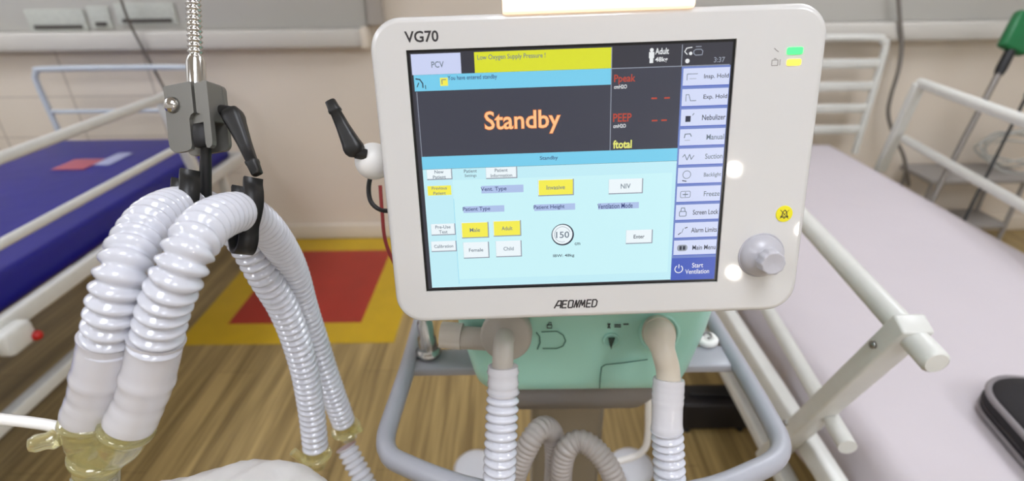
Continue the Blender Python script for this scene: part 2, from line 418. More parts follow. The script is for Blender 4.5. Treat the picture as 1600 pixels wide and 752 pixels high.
# ================================================================ things along the wall
cab = mat('grey_cable', (128, 122, 116), rough=.5)
p = [at(*q, Y=YB - .1) for q in ((1402, -30), (1406, 30), (1409, 70), (1404, 110), (1392, 150), (1388, 180), (1398, 215), (1412, 245), (1420, 290))]
o = MB().tube(spline(p, .02), .010, cab, 10).build('cable', origin=p[-1]); o['label'] = 'thick grey cable hanging down the back wall beside the white bed'; o['category'] = 'cable'
p = [at(180, -30, Y=YB - .12), at(200, 30, Y=YB - .12), at(228, 85, Y=YB - .115), at(262, 150, Y=YB - .1), at(272, 190, Y=YB - .05)]
o = MB().tube(spline(p, .02), .006, mat('dark_cable', (92, 84, 76), rough=.5), 10).build('cable', origin=p[-1]); o['label'] = 'thin dark cord running diagonally down the back wall over the blue bed'; o['category'] = 'cable'
# broom and mop handle leaning at the right wall
gr = mat('green_plastic', (22, 110, 62), rough=.4); bg = mat('black_grip', (22, 22, 24), rough=.5); shaft = mat('grey_shaft', (128, 122, 116), rough=.35, metal=.4)
a = at(1472, 283, Y=2.28); b = at(1560, 116, Y=2.46); c = at(1583, 72, Y=2.50); g = at(1600, 40, Y=2.53)
foot = b + (a - b) * ((b.z) / (b.z - a.z)); 
br = empty('cleaning_pole', foot, 'long grey cleaning pole with black grip and green head leaning on the back wall', 'mop')
MB().tube([foot + (b - foot) * .004, a, b], .013, shaft, 14).build('shaft', br)
MB().tube([b, b.lerp(c, .2), b.lerp(c, .8), c], [.018, .022, .021, .019], bg, 14).build('grip', br)
MB().box((0, 0, .06), (.12, .05, .17), gr, place(c, g - c, (1, 0, 0)), .014).build('head', br)
b = at(1604, 150, Y=2.55); a = at(1562, 234, Y=2.42); foot = b + (a - b) * (b.z / (b.z - a.z))
br = empty('cleaning_pole', foot, 'thin dark pole leaning on the wall at the right edge', 'mop')
MB().tube([foot + (b - foot) * .004, a, b], .007, bg, 10).build('shaft', br)
MB().tube([b, b + (b - a).normalized() * .1], .012, bg, 10).build('grip', br)
# coil of clear tubing
clr = mat('clear_tubing', (206, 206, 200), rough=.2, clear=.3)
cp = at(1575, 262, Y=2.73); cp.z = .56
pts = []
random.seed(3)
for k in range(110):
    t = k / 109 * 2 * PI * 4.5
    r = .13 + .035 * math.sin(t * .37)
    pts.append(cp + Vector((r * math.cos(t) * 1.15, .05 * math.sin(t * .9), r * .62 * math.sin(t) + .02 * math.sin(2.3 * t))))
o = MB().tube(spline(pts, .012), .006, clr, 8).build('tubing_coil', origin=cp - Vector((0, 0, .12))); o['label'] = 'loose coil of clear plastic tubing lying on the low grey cart at the back wall'; o['category'] = 'tubing'
gm = mat('cart_grey', (150, 145, 140), rough=.5)
cx0, cx1, cy0, cy1, cz0 = 2.2, 2.75, 2.60, 2.86, .44
ct = empty('utility_cart', ((cx0 + cx1) / 2, (cy0 + cy1) / 2, 0), 'low grey utility cart standing at the back wall under the tubing, behind the white bed', 'cart')
MB().box(((cx0 + cx1) / 2, (cy0 + cy1) / 2, cz0 - .015), (cx1 - cx0, cy1 - cy0, .03), gm, bev=.008).build('top', ct)
MB().box(((cx0 + cx1) / 2, (cy0 + cy1) / 2, .15), (cx1 - cx0 - .04, cy1 - cy0 - .04, .03), gm, bev=.008).build('shelf', ct)
for sx in (cx0 + .03, cx1 - .03):
    for sy in (cy0 + .03, cy1 - .03): MB().tube([(sx, sy, .002), (sx, sy, cz0 - .02)], .012, gm, 10).build('leg', ct)
# black pouch on the white sheet
bx = mat('black_fabric', (30, 26, 30), rough=.75, noise=.3, nscale=60); pip = mat('grey_piping', (132, 126, 128), rough=.45)
bc = Vector((1.055, .675, .632))
bagM = Matrix.Translation(Vector((bc.x, bc.y, .632))) @ Matrix.Rotation(math.radians(-9), 4, 'Z')
e = empty('zip_pouch', (bc.x, bc.y, .632), 'black fabric zip pouch with grey piping lying on the white sheet', 'pouch')
rings = []
W_, D_ = .26, .33
for (s_, z_) in ((.90, 0), (.97, .005), (1.0, .014), (1.0, .036), (.98, .050), (.92, .060), (.6, .064), (.2, .065)):
    rings.append([(x_, y_, z_) for x_, y_ in rrect(-W_ / 2 * s_, -D_ / 2 * s_, W_ / 2 * s_, D_ / 2 * s_, .085 * s_, 8)])
MB().loft(rings, bx, bagM).build('pouch_body', e)
for zz, s_, nm in ((.010, .995, 'lower_piping'), (.050, .985, 'upper_piping')):
    rr_ = rrect(-W_ / 2 * s_, -D_ / 2 * s_, W_ / 2 * s_, D_ / 2 * s_, .085, 8); rr_.append(rr_[0])
    MB().tube([bagM @ Vector((x_, y_, zz)) for x_, y_ in rr_], .0042 if zz < .03 else .0062, pip, 8, caps=False).build(nm, e)
rr_ = rrect(-W_ / 2, -D_ / 2, W_ / 2, D_ / 2, .085, 8); rr_.append(rr_[0])
MB().tube([bagM @ Vector((x_ * 1.003, y_ * 1.003, .026)) for x_, y_ in rr_], .0022, mat('zip_metal', (70, 66, 68), rough=.3, metal=.6), 6, caps=False).build('zip', e)

# ================================================================ ventilator
VC = Vector((0.0486850, 0.4053578, 1.3017882))
VR = Matrix(((0.9997545, -0.0218226, 0.0038128), (0.0078627, 0.1886384, -0.9820151), (0.0207109, 0.9818042, 0.1887637)))
VM = VR.to_4x4() @ Matrix.Scale(.001, 4); VM.translation = VC      # monitor frame in millimetres
vent = empty('ventilator', (.085, .68, 0), 'medical ventilator with a big tilted touchscreen on a teal body and grey trolley', 'ventilator')
case = mat('monitor_plastic', (208, 206, 203), rough=.30, coat=.8, noise=.02, nscale=5)
case2 = mat('monitor_back_plastic', (196, 194, 190), rough=.45)
rings = []
for (ins, z) in ((26, -62), (10, -56), (4, -40), (1.2, -14), (0, -7), (0, -3.5), (.8, -1.4), (2.4, -.3), (4.2, 0)):
    rings.append([(x, y, z) for x, y in rrect(-152 + ins, -126.5 + ins, 193.5 - ins, 121.5 - ins, 24 - min(ins, 12), 10)])
mh = MB().loft(rings, case, VM, caps=False)
# front face ring with window for the display
outer = rings[-1]; n_ = len(outer)
inner = []
dx0, dy0, dx1, dy1 = -125, -98, 125, 98
for (x, y, z) in outer:
    inner.append((min(max(x, dx0), dx1), min(max(y, dy0), dy1), 0))
per = 11
inn = []
for q, (cx_, cy_) in enumerate(((dx1, dy1), (dx0, dy1), (dx0, dy0), (dx1, dy0))):
    for k in range(per): inn.append((cx_, cy_, 0))
mh.add(outer + inn, [[i, (i + 1) % n_, n_ + (i + 1) % n_, n_ + i] if inn[i] != inn[(i + 1) % n_] else [i, (i + 1) % n_, n_ + i] for i in range(n_)], case, VM)
ww = [(dx1, dy1), (dx0, dy1), (dx0, dy0), (dx1, dy0)]
mh.add([(a_, b_, 0) for a_, b_ in ww] + [(a_, b_, -2.2) for a_, b_ in ww], [[i, (i + 1) % 4, 4 + (i + 1) % 4, 4 + i] for i in range(4)], case2, VM)
mh.add(rings[0], [list(range(n_))], case2, VM)
mh.build('monitor_housing', vent)
# ---- display and everything it shows
disp = MB().box((0, 0, -3), (250, 196, 2), mat('display_glass', (10, 10, 12), rough=.2), VM).build('display', vent)
DARK = em('dark', (52, 52, 62)); DARK2 = em('panel_dark', (60, 62, 76)); CY = em('cyan', (120, 208, 240)); WH = em('pale', (196, 240, 250), 1.0)
WHT = em('white', (240, 250, 255)); YE = em('yellow', (222, 226, 40)); YE2 = em('button_yellow', (248, 240, 80)); GY = em('grey_text', (105, 120, 135)); BK = em('text_dark', (40, 46, 66))
LV = em('key_face', (214, 222, 250)); LV2 = em('pcv_face', (206, 214, 246)); NV = em('navy', (66, 92, 190)); NVD = em('key_gap', (110, 132, 200)); RD = em('red_text', (196, 72, 50), .9)
OR = em('orange_text', (255, 200, 140)); OR2 = em('orange_glow', (226, 110, 40)); LT = em('light_text', (235, 238, 240)); LB = em('label_lilac', (176, 196, 236)); GL = em('line_grey', (150, 158, 172)); YT = em('yellow_text', (236, 236, 120))
ND = em('navy_text', (52, 64, 120))
def at3(n=0.0): return -1.95 + n * .07
class UI(MB):
    def rect(s, x0, y0, x1, y1, mt, L=1): return s.add([(x0, y0, at3(L)), (x1, y0, at3(L)), (x1, y1, at3(L)), (x0, y1, at3(L))], [[0, 1, 2, 3]], mt, VM)
    def poly(s, pts, mt, L=2): return s.add([(x, y, at3(L)) for x, y in pts], [list(range(len(pts)))], mt, VM)
    def line(s, pts, wd, mt, L=3, close=False):
        pts = [Vector((a, b)) for a, b in pts]
        if close: pts.append(pts[0])
        for a, b in zip(pts, pts[1:]):
            d = (b - a); 
            if d.length < 1e-6: continue
            d.normalize(); n = Vector((-d.y, d.x)) * wd / 2; a2 = a - d * wd * .3; b2 = b + d * wd * .3
            s.poly([a2 + n, a2 - n, b2 - n, b2 + n], mt, L)
        return s
    def text(s, t, cx, cy, h, mt, wd=None, L=4, bold=.01, zz=None):
        vs, fs, asp = text_mesh(t, bold); w_ = wd or h * asp; z = at3(L) if zz is None else zz
        return s.add([(cx + (x - .5) * w_, cy + (y - .5) * h, z) for x, y in vs], fs, mt, VM)
    def go(s, name, par=None): return s.build(name, par or disp)
UI().rect(-123, -96, 123, 96, DARK, .5).go('screen_background')
UI().rect(-122, 79.9, -84.2, 95, LV2).text('PCV', -102, 87, 4.6, GY, 9.5).go('mode_tab')
UI().rect(-73.8, 79.9, 31, 95, YE).text('Low Oxygen Supply Pressure !', -45.5, 90.6, 4.6, GY, 52).go('alarm_banner')
b_ = UI().rect(-121, 67.8, 31, 79.8, CY).text('You have entered standby', -76, 76.4, 4.2, ND, 38)
b_.rect(-101, 71.2, -95, 77.2, YE2, 2); b_.line([(-99.5, 72.6), (-99.5, 75.8), (-96.5, 75.8)], .6, GY, 3)
b_.line([(-119.5, 77), (-116.5, 76.5), (-114.5, 73.5), (-114.5, 70.5)], .9, BK, 3); b_.line([(-117.5, 74), (-119, 71)], .7, BK, 3); b_.line([(-112.5, 72), (-112.5, 69.5)], .6, BK, 3)
b_.go('message_bar')
b_ = UI().rect(-121, 17.3, 30.7, 67.6, DARK2)
b_.line([(-119.6, 67), (-119.6, 17.5)], .5, GL, 2)
b_.text('Standby', -38.3, 41.6, 19.2, OR2, 60.5, 3, .03); b_.text('Standby', -38.3, 41.6, 18.4, OR, 59.5, 4, .012); b_.go('standby_banner')
b_ = UI().rect(31.3, 17.3, 85.4, 79.4, DARK2).line([(31, 17.5), (31, 95)], .6, GL, 3).line([(31, 79.6), (121.5, 79.6)], .6, GL, 3).line([(84.6, 79.6), (84.6, 95)], .6, GL, 3)
b_.text('Ppeak', 41.4, 71.4, 7.2, RD, 16.5, 4, .015).text('cmH2O', 38.2, 66, 3, LT, 10, 4, .02)
b_.text('PEEP', 40.2, 42.6, 6.4, RD, 14.5, 4, .015).text('cmH2O', 38.2, 36.2, 3, LT, 10, 4, .02)
b_.text('ftotal', 40.8, 21.8, 6.6, YT, 15, 4, .03)
for x_, y_ in ((62.5, 56.4), (72.5, 56.4), (63.5, 39.4), (71, 39.4)): b_.rect(x_, y_ - .6, x_ + 4.4, y_ + .6, RD, 4)
b_.go('measured_values')
b_ = UI().poly(circ(61.4, 92, 1.5, 12), LT, 3).rect(59.4, 86.2, 63.4, 90.6, LT, 3).rect(60, 82.6, 62.8, 87, LT, 3)
b_.text('Adult', 69.3, 91, 4.6, LT, 10.5, 4, .02).text('48kg', 69, 84.6, 4.4, LT, 9.6, 4, .02).go('patient_badge')
b_ = UI().line([(92, 93), (88, 92.5), (86.6, 90), (88.6, 88)], .7, LT).poly(circ(91.2, 88.6, 1.3, 12), LT, 3).line([(93.5, 90.4), (95, 91.4), (99, 91.4), (100.4, 90), (100, 87.4), (95, 87.2), (93.5, 88.6)], .6, GL, 3, True).line([(95, 93.4), (99, 93.4)], .6, GL)
b_.poly(circ(89, 83.2, 1.7, 14), LT, 3).text('3:37', 113.5, 83.4, 3.8, GL, 8.4).go('status_icons')
b_ = UI().rect(-120, -95, 85.2, 6.9, WH, 1).rect(-96.5, -88, 82, -2.5, em('pale_inner', (204, 246, 252)), 1.4); b_.line([(-96.5, -92), (-96.5, -18)], .3, CY, 2).go('settings_panel')
UI().rect(-120, 7.1, 85.2, 17.2, CY).text('Standby', -18, 12.6, 3.8, ND, 14.5).go('title_bar')
def btn(x0, y0, x1, y1, t, face, tc=GY, th=3.6, tw=None, border=True, two=None):
    b = UI()
    if border:
        b.rect(x0 - .5, y0 - .9, x1 + .9, y1 + .4, GL, 2).rect(x0 - .4, y0 + .0, x1, y1 + .4, WHT, 2.5)
    if face: b.rect(x0, y0, x1, y1, face, 3)
    cx_, cy_ = (x0 + x1) / 2, (y0 + y1) / 2
    if two:
        b.text(t, cx_, cy_ + 2, th, tc, tw, 5); b.text(two, cx_, cy_ - 2.2, th, tc, (tw or 10) * len(two) / max(1, len(t)) * .95 if tw else None, 5)
    else: b.text(t, cx_, cy_, th, tc, tw, 5)
    return b.go('button')
btn(-116.4, -.8, -97.2, 8 - 1.6, 'New', WHT, th=2.7, two='Patient')
UI().text('Patient', -81.5, 4.6, 2.7, GY).text('Settings', -81.5, .6, 2.9, GY).go('active_tab')
btn(-68.6, -1.6, -44.6, 6.4, 'Patient', WHT, th=2.7, two='Information')
btn(-117.2, -14.4, -98, -6.6, 'Previous', YE2, th=2.6, two='Patient', border=False)
btn(-26.6, -17.3, 1.2, -5, 'Invasive', YE2, th=3.6, tw=15)
btn(31, -17.7, 57.6, -6.6, 'NIV', WHT, th=4, tw=8)
for (x0_, y0_, x1_, y1_, t, tw) in ((-74.4, -14.2, -39.1, -8, 'Vent. Type', 21), (-90, -30, -55.3, -24.6, 'Patient Type', 22.5), (-31.6, -30.4, 3.1, -25, 'Patient Height', 25.5), (21, -31, 55.6, -25.8, 'Ventilation Mode', 29)):
    UI().rect(x0_ + 1, y0_, x1_, y1_, LB, 2).text(t, x0_ + tw / 2 + .5, (y0_ + y1_) / 2, 4.2, ND, tw, 4).go('field_label')
btn(-116.4, -47.6, -97.4, -39, 'Pre-Use', WHT, th=2.8, two='Test')
btn(-117.4, -62, -97.4, -54, 'Calibration', WHT, th=2.8, tw=16)
btn(-91.2, -51, -69.8, -38.6, 'Male', YE2, th=3.4, tw=8.5)
btn(-64.6, -50.4, -42.8, -38.2, 'Adult', YE2, th=3.4, tw=9)
btn(-90.6, -68.8, -70.2, -55.8, 'Female', WHT, th=3, tw=12)
btn(-63.2, -68.6, -42.8, -55.6, 'Child', WHT, th=3.2, tw=8.5)
btn(46.2, -60.8, 67.2, -50, 'Enter', WHT, BK, th=3.3, tw=9)
b_ = UI().poly(circ(-7.3, -51.6, 9.4, 36), BK, 2).poly(circ(-7.6, -51.3, 8.4, 36), WHT, 3).line([(-7.6 + 6.6 * math.cos(t), -51.3 + 6.6 * math.sin(t)) for t in [k * PI / 14 + .3 for k in range(22)]], .35, GL, 3.5)
b_.text('150', -7.4, -51.6, 5.6, GY, 11).text('cm', 5, -60, 2.2, BK, 4.6).text('IBW: 48kg', -6.6, -70.2, 3.2, BK, 18); b_.go('height_dial')
UI().rect(84.9, -95.6, 122.6, 79.2, NVD, 1).go('key_column')
KEYS = [('Insp. Hold', 19), ('Exp. Hold', 18.5), ('Nebulizer', 18.5), ('Manual', 14), ('Suction', 14), ('Backlight', 14), ('Freeze', 13), ('Screen Lock', 21), ('Alarm Limits', 21.5), ('Main Menu', 19.5)]
for k, (t, tw) in enumerate(KEYS):
    yt = 77.8 - 15.32 * k; ybm = yt - 13.4; cy_ = (yt + ybm) / 2
    b_ = UI().rect(86.4, ybm, 122.2, yt, LV, 2).rect(86.4, ybm, 122.2, ybm + .6, NV, 2.5)
    b_.text(t, 121.6 - tw / 2, cy_, 4.2 if ' ' not in t or True else 4, GY if t in ('Suction', 'Backlight', 'Freeze', 'Manual') else BK, tw, 4)
    x = 90.5
    if k == 0: b_.line([(x - 1, cy_ - 2), (x - 1, cy_ + 2.5), (x + 7, cy_ + 2.5)], .5, GY).line([(x + 1, cy_ - 1), (x + 6, cy_ - 1)], .4, GL)
    elif k == 1: b_.line([(x - 1, cy_ - 2.5), (x - 1, cy_ + 2.5), (x + 1.2, cy_ + 2.5), (x + 2.6, cy_ - 2.2), (x + 7, cy_ - 2.2)], .5, GY)
    elif k == 2: b_.rect(x - .5, cy_ - 3, x + 3.6, cy_ + 1.6, BK, 3).line([(x + 5, cy_ + 2), (x + 6, cy_ + 3.4)], .6, GY)
    elif k == 3: b_.line([(x - .5, cy_), (x, cy_ + 2.8), (x + 4, cy_ + 3), (x + 5, cy_ + 1)], .7, GY).line([(x, cy_ - 2), (x + 4, cy_ - 2)], .4, GL)
    elif k == 4: b_.line([(x - 1, cy_), (x + .6, cy_ + 2), (x + 2.6, cy_ - 2.4), (x + 4.6, cy_ + 2), (x + 6, cy_ - 2), (x + 8, cy_ + 1)], .6, GY)
    elif k == 5: b_.line(circ(x + 3.2, cy_ + 1, 3.2, 14), .5, GY, 3, True).line([(x, cy_ - 3.8), (x + 3, cy_ - 4.4)], .8, BK)
    elif k == 6: b_.line(rrect(x - 1, cy_ - 2.6, x + 7, cy_ + 2.6, 1, 2), .45, GY, 3, True).line([(x + 1, cy_), (x + 5, cy_)], .8, GY).line([(x + 3, cy_ - 2), (x + 3, cy_ + 2)], .5, GY)
    elif k == 7: b_.line(rrect(x - 1, cy_ - 3, x + 4.6, cy_ + 1, .8, 2), .6, GY, 3, True).line([(x, cy_ + 1), (x + .4, cy_ + 4), (x + 3, cy_ + 4), (x + 3.6, cy_ + 1)], .6, GY)
    elif k == 8: b_.line([(x - 1, cy_ - 3.5), (x + 1, cy_ - 2)], .7, BK).line([(x + 1.8, cy_ - 2), (x + 3, cy_ + 1.5)], .5, GY).line([(x + 4.4, cy_ + 2), (x + 6.2, cy_ + 2.6)], .8, BK)
    elif k == 9: b_.poly(rrect(x - 1.4, cy_ - 2.8, x + 7.4, cy_ + 2.8, 2.4, 4), GL, 3).rect(x + .6, cy_ - 1.7, x + 2.6, cy_ + 1.7, BK, 4).rect(x + 3.4, cy_ - 1.7, x + 5.6, cy_ + 1.7, BK, 4)
    b_.go('soft_key')
b_ = UI().rect(85.2, -95.6, 122.4, -75.8, NV, 2)
b_.line([(91.6 + 3.3 * math.cos(t), -85.6 + 3.3 * math.sin(t)) for t in [math.radians(125 + 290 * k / 16) for k in range(17)]], .8, LT, 3).line([(91.6, -84.6), (91.6, -81.6)], .8, LT, 3)
b_.text('Start', 107.5, -82.6, 4.2, LT, 9.5, 4, .01).text('Ventilation', 107.5, -88.2, 4.2, LT, 20.5, 4, .01).go('soft_key')
# ---- markings and controls on the bezel
ink = mat('bezel_ink', (42, 38, 40), rough=.5); ink2 = mat('bezel_ink_grey', (120, 114, 110), rough=.5)
b_ = UI().text('VG70', -112.4, 107.2, 8.2, ink, 25.5, bold=.022, zz=.12); b_.go('model_lettering', vent)
b_ = UI()
lx, ly, lh = -14.2, -117.0, 6.6
def stroke(pts, wd=1.25):
    P = [Vector((lx + a_ + b2 * .16, ly + b2)) for a_, b2 in pts]
    for a_, c2 in zip(P, P[1:]):
        d_ = (c2 - a_).normalized(); n2 = Vector((-d_.y, d_.x)) * wd / 2; q0 = a_ - d_ * .3; q1 = c2 + d_ * .3
        b_.add([(q.x, q.y, .12) for q in (q0 + n2, q0 - n2, q1 - n2, q1 + n2)], [[0, 1, 2, 3]], ink, VM)
stroke([(-1, 0), (1.6, lh), (4.2, lh), (4.2, 0)]); stroke([(.6, 2.3), (4.2, 2.3)])
stroke([(9.2, lh), (5.6, lh), (5.6, 0), (9.2, 0)]); stroke([(5.6, 3.3), (8.8, 3.3)])
stroke([(10.8, .6), (10.8, lh - .6), (11.4, lh), (14, lh), (14.6, lh - .6), (14.6, .6), (14, 0), (11.4, 0), (10.8, .6)])
stroke([(16, 0), (17.2, lh), (18.4, 0), (19.8, lh)]); stroke([(20.4, 0), (21.4, lh), (22.9, 1.6), (24.4, lh), (25, 0)])
stroke([(30, lh), (26.6, lh), (26.6, 0), (30, 0)]); stroke([(26.6, 3.3), (29.6, 3.3)])
stroke([(31.4, 0), (31.4, lh), (34, lh), (35.2, lh - 1.4), (35.2, 1.4), (34, 0), (31.4, 0)])
for v in b_.v: pass
b_.go('maker_lettering', vent)
b_ = UI(); zz = .12
def zline(pts, wd, mt_):
    for a_, c2 in zip(pts, pts[1:]):
        a_, c2 = Vector(a_), Vector(c2); d_ = (c2 - a_).normalized(); n2 = Vector((-d_.y, d_.x)) * wd / 2
        b_.add([(q.x, q.y, zz) for q in (a_ + n2, a_ - n2, c2 - n2, c2 + n2)], [[0, 1, 2, 3]], mt_, VM)
zline([(153.8, 90.2), (155.6, 88.6), (157.4, 87.4)], .6, ink2)
zline([(153, 81.6), (157.6, 81.6), (157.6, 77.6), (153, 77.6), (153, 81.6)], .5, ink2); zline([(154.4, 82.6), (156.2, 82.6)], .6, ink2); zline([(159.2, 82), (159.2, 77.6)], .5, ink2)
b_.go('indicator_icons', vent)
M_ = VM @ Matrix.Translation((0, 0, 0))
MB().prism(rrect(163.6, 85.2, 175.6, 90.4, 1.4, 4), -.4, .7, mat('led_green', (60, 160, 90), emit=1.8, ecol=(60, 255, 110)), VM).build('power_indicator', vent)
MB().prism(rrect(164.4, 77.2, 175.2, 81.8, 1.4, 4), -.4, .6, mat('led_amber', (255, 220, 70), emit=1.6, ecol=(255, 214, 60)), VM).build('battery_indicator', vent)
b_ = MB().prism(circ(175.6, -39.6, 7.1, 32), -.3, .7, mat('mute_yellow', (232, 220, 22), rough=.4), VM, top=circ(175.6, -39.6, 6.7, 32)); mb_ = b_.build('mute_button', vent)
b_ = MB(); zz = .78
bell = [(172.4, -42.2), (173.6, -40.8), (174, -38), (175.6, -36.2), (177.2, -38), (177.6, -40.8), (178.8, -42.2), (172.4, -42.2)]
zline(bell, .75, ink); zline([(171.8, -36), (179.2, -43.6)], .5, ink); zline([(175, -43.2), (176.2, -43.2)], .8, ink); zline([(172, -43.4), (179, -36.4)], .4, ink)
b_.build('bell_icon', mb_)
kn = mat('knob_grey', (182, 180, 186), rough=.32, coat=.2)
KM = VM @ Matrix.Translation((160, -75, 0))
k_ = MB().lathe([(19.5, -.5), (19.5, .4), (18.9, .8), (18.4, .5), (18.2, .4), (18.0, 1.8), (17.4, 3.8), (15.6, 6.6), (13.0, 8.8), (11.0, 10.2), (10.2, 11.6), (9.9, 13)], kn, KM, 48)
rk = k_.build('rotary_knob', vent)
n = 64; cap = []
for (r, z) in ((9.9, 12.5), (10.0, 15), (10.0, 20.5), (9.6, 22.2), (8.8, 22.9), (7.8, 22.6), (0.01, 22.0)):
    cap.append([((r + (.35 * math.cos(10 * 2 * PI * k / n) if r > 8.5 else 0)) * math.cos(2 * PI * k / n), (r + (.35 * math.cos(10 * 2 * PI * k / n) if r > 8.5 else 0)) * math.sin(2 * PI * k / n), z) for k in range(n)])
MB().loft(cap, kn, KM).build('knob_grip', rk)
# alarm light bar along the top edge
alm = mat('alarm_light_lens', (255, 236, 214), rough=.3, emit=1.0, ecol=(255, 218, 184))
rings = []
for (ins, z) in ((1.5, -40), (0, -38), (0, 1.2), (1.2, 2.6), (3, 3.2)): rings.append([(x, y, z) for x, y in rrect(-51 + ins, 120.4 + ins * .5, 91.5 - ins, 133 - ins, 2.5, 4)])
MB().loft(rings, alm, VM).build('alarm_light', vent)
# ball joint and lever behind the left edge
bj = at(584, 252, d=.475)
whp = mat('white_plastic', (238, 236, 232), rough=.35)
r_ = .0165
j_ = MB().lathe([(0.0001, -r_)] + [(r_ * math.cos(t), r_ * math.sin(t)) for t in [math.radians(-80 + 10 * k) for k in range(17)]] + [(.0001, r_)], whp, place(bj, (1, 0, 0)), 28)
j_.tube([bj, bj + Vector((.06, .03, 0))], .008, whp, 14); bjo = j_.build('ball_joint', vent)
blk = mat('black_lever_plastic', (20, 19, 19), rough=.45)
def lever(a, b, c, wd, dep, par, name='clamp_lever'):
    # hub at a, bend at b, tip at c
    a, b, c = Vector(a), Vector(b), Vector(c); mb = MB()
    mb.tube([a, a.lerp(b, .5), b], [wd * .55, wd * .6, wd * .62], blk, 16)
    d = c - b; F = place(b, d, (1, 0, 0)); L_ = d.length; rings = []
    for t, s_ in ((-.07, .35), (-.03, .75), (.03, .92), (.1, .95), (.2, .84), (.5, .62), (.78, .5), (.79, .60), (.83, .60), (.86, .54), (1.0, .48), (1.01, .38)):
        rings.append([(x * s_ * wd, y * s_ * dep, t * L_) for x, y in rrect(-1, -1, 1, 1, .55, 4)])
    mb.loft(rings, blk, F); return mb.build(name, par)
lever(at(572, 242, d=.462), at(556, 238, d=.458), at(516, 158, d=.455), .0088, .008, vent)
cbk = mat('black_cable', (34, 32, 32), rough=.5)
MB().tube(spline([at(592, 268, d=.50), at(580, 275, d=.50), at(576, 296, d=.50), at(580, 316, d=.50), at(594, 328, d=.50), at(612, 330, d=.51)], .003), .0022, cbk, 8).build('cable_loop', vent)
MB().tube(spline([at(594, 290, d=.62), at(597, 330, d=.62), at(603, 380, d=.62), at(625, 430, d=.62)], .005), .0022, mat('red_cable', (140, 36, 34), rough=.5), 8).build('red_lead', vent)

# ---- teal body
teal = mat('teal_plastic', (164, 218, 202), rough=.3, coat=.15)
teald = mat('teal_shadow_line', (60, 112, 98), rough=.5)
FY = .52
def xat(px, py): return at(px, py, Y=FY).x
zb = at(900, 621, Y=FY).z
secs = []
xc = .088
for (z, hw, yf, dp, rr__) in ((zb, .128, FY + .022, .25, .03), (zb + .003, .134, FY + .012, .265, .034), (zb + .012, .139, FY + .003, .275, .036), (zb + .03, .143, FY, .28, .036), (1.0 + .05, .156, FY - .002, .29, .034), (1.12, .165, FY, .29, .034), (1.20, .165, FY, .29, .03), (1.21, .155, FY + .01, .27, .03)):
    secs.append([(x, y, z) for x, y in rrect(xc - hw, yf, xc + hw, yf + dp, rr__, 8)])
MB().loft(secs, teal).build('body_housing', vent)
gryd = mat('grey_underside', (138, 134, 132), rough=.5)
secs = []
for (z, hw, yf) in ((zb - .062, .090, FY + .05), (zb - .055, .106, FY + .035), (zb - .03, .120, FY + .026), (zb + .004, .126, FY + .022)):
    secs.append([(x, y, z) for x, y in rrect(xc - hw, yf, xc + hw, yf + .22, .03, 8)])
MB().loft(secs, gryd).build('body_underside', vent)
FS = FY - .0035
def fline(mb, pts, wd, mt_, Y=None):
    P = [at(a_, b2, Y=Y or FS) for a_, b2 in pts]
    mb.tube(P, wd, mt_, 6); return mb
fline(MB(), [(838, 520), (843, 526), (844, 536), (840, 546)], .0007, teald).tube([at(a_, b2, Y=FS) for a_, b2 in ((846, 519), (870, 518), (880, 524), (884, 533), (880, 541), (870, 545), (848, 545))], .0006, teald, 6).build('release_button', vent)
b_ = MB(); fline(b_, [(855, 508), (862, 508), (862, 513), (855, 513), (855, 508)], .0007, ink); fline(b_, [(857, 508), (858, 504), (861, 504), (861, 508)], .0004, ink); b_.build('lock_icon', vent); b_ = MB()
for pts_i in (((950, 506), (953, 513)), ((953, 506), (950, 513)), ((960, 508), (970, 508)), ((960, 511), (970, 511)), ((974, 507), (982, 507))): fline(b_, pts_i, .0008, ink)
b_.build('nebulizer_icon', vent)
b_ = MB(); fline(b_, [(937, 607), (938, 590), (940, 574), (946, 570), (975, 567), (1012, 562)], .0007, teald); b_.build('side_hatch', vent)
hm = place(at(955, 532, Y=FS), (0, -1, .0)); 
b_ = MB().lathe([(.010, -.003), (.0105, 0), (.009, .0012), (.0075, .0), (.007, -.002)], teal, hm, 24); b_.prism([(-.004, .004), (.004, .004), (.002, -.004), (.0006, -.013), (-.002, -.004)], 0, .0018, mat('dark_port_hole', (38, 62, 56), rough=.5), hm); b_.build('pressure_port', vent)
# ports
pgrey = mat('port_grey', (176, 169, 158), rough=.4); pbei = mat('port_beige', (214, 204, 186), rough=.4, transl=.1)
pc = at(790, 527, Y=.485)
nrm = Vector((-.08, -.93, .30)).normalized()
M_ = place(pc, nrm) @ Matrix.Scale(1.0, 4)
b_ = MB().lathe([(.022, -.045), (.028, -.03), (.0295, -.02), (.0295, -.004), (.0285, -.001), (.026, 0), (.016, .001), (.0145, .004), (0, .005)], pgrey, M_, 40)
ep = b_.build('expiratory_port', vent)
e0 = at(787, 534, d=.580); e1 = at(786, 554, d=.560); e2 = at(785, 582, d=.562)
MB().tube(spline([pc + nrm * -.002, e0, e1, e2], .004), .0112, pgrey, 24).build('port_elbow', ep)
MB().tube([at(760, 530, Y=.50), at(716, 527, Y=.505)], .0135, pgrey, 24).build('side_tube', ep)
MB().tube([at(722, 526, Y=.505), at(690, 523, Y=.508)], .0158, mat('clear_cap', (214, 208, 198), rough=.25, clear=.25), 24).build('side_cap', ep)
pc2 = at(1030, 520, Y=FY - .004)
ip = MB().lathe([(.0245, -.01), (.0255, .001), (.024, .004), (.0205, .004), (.0195, -.004), (.019, -.01)], teal, place(pc2, (0, -.95, .3)), 40).build('inspiratory_port', vent)
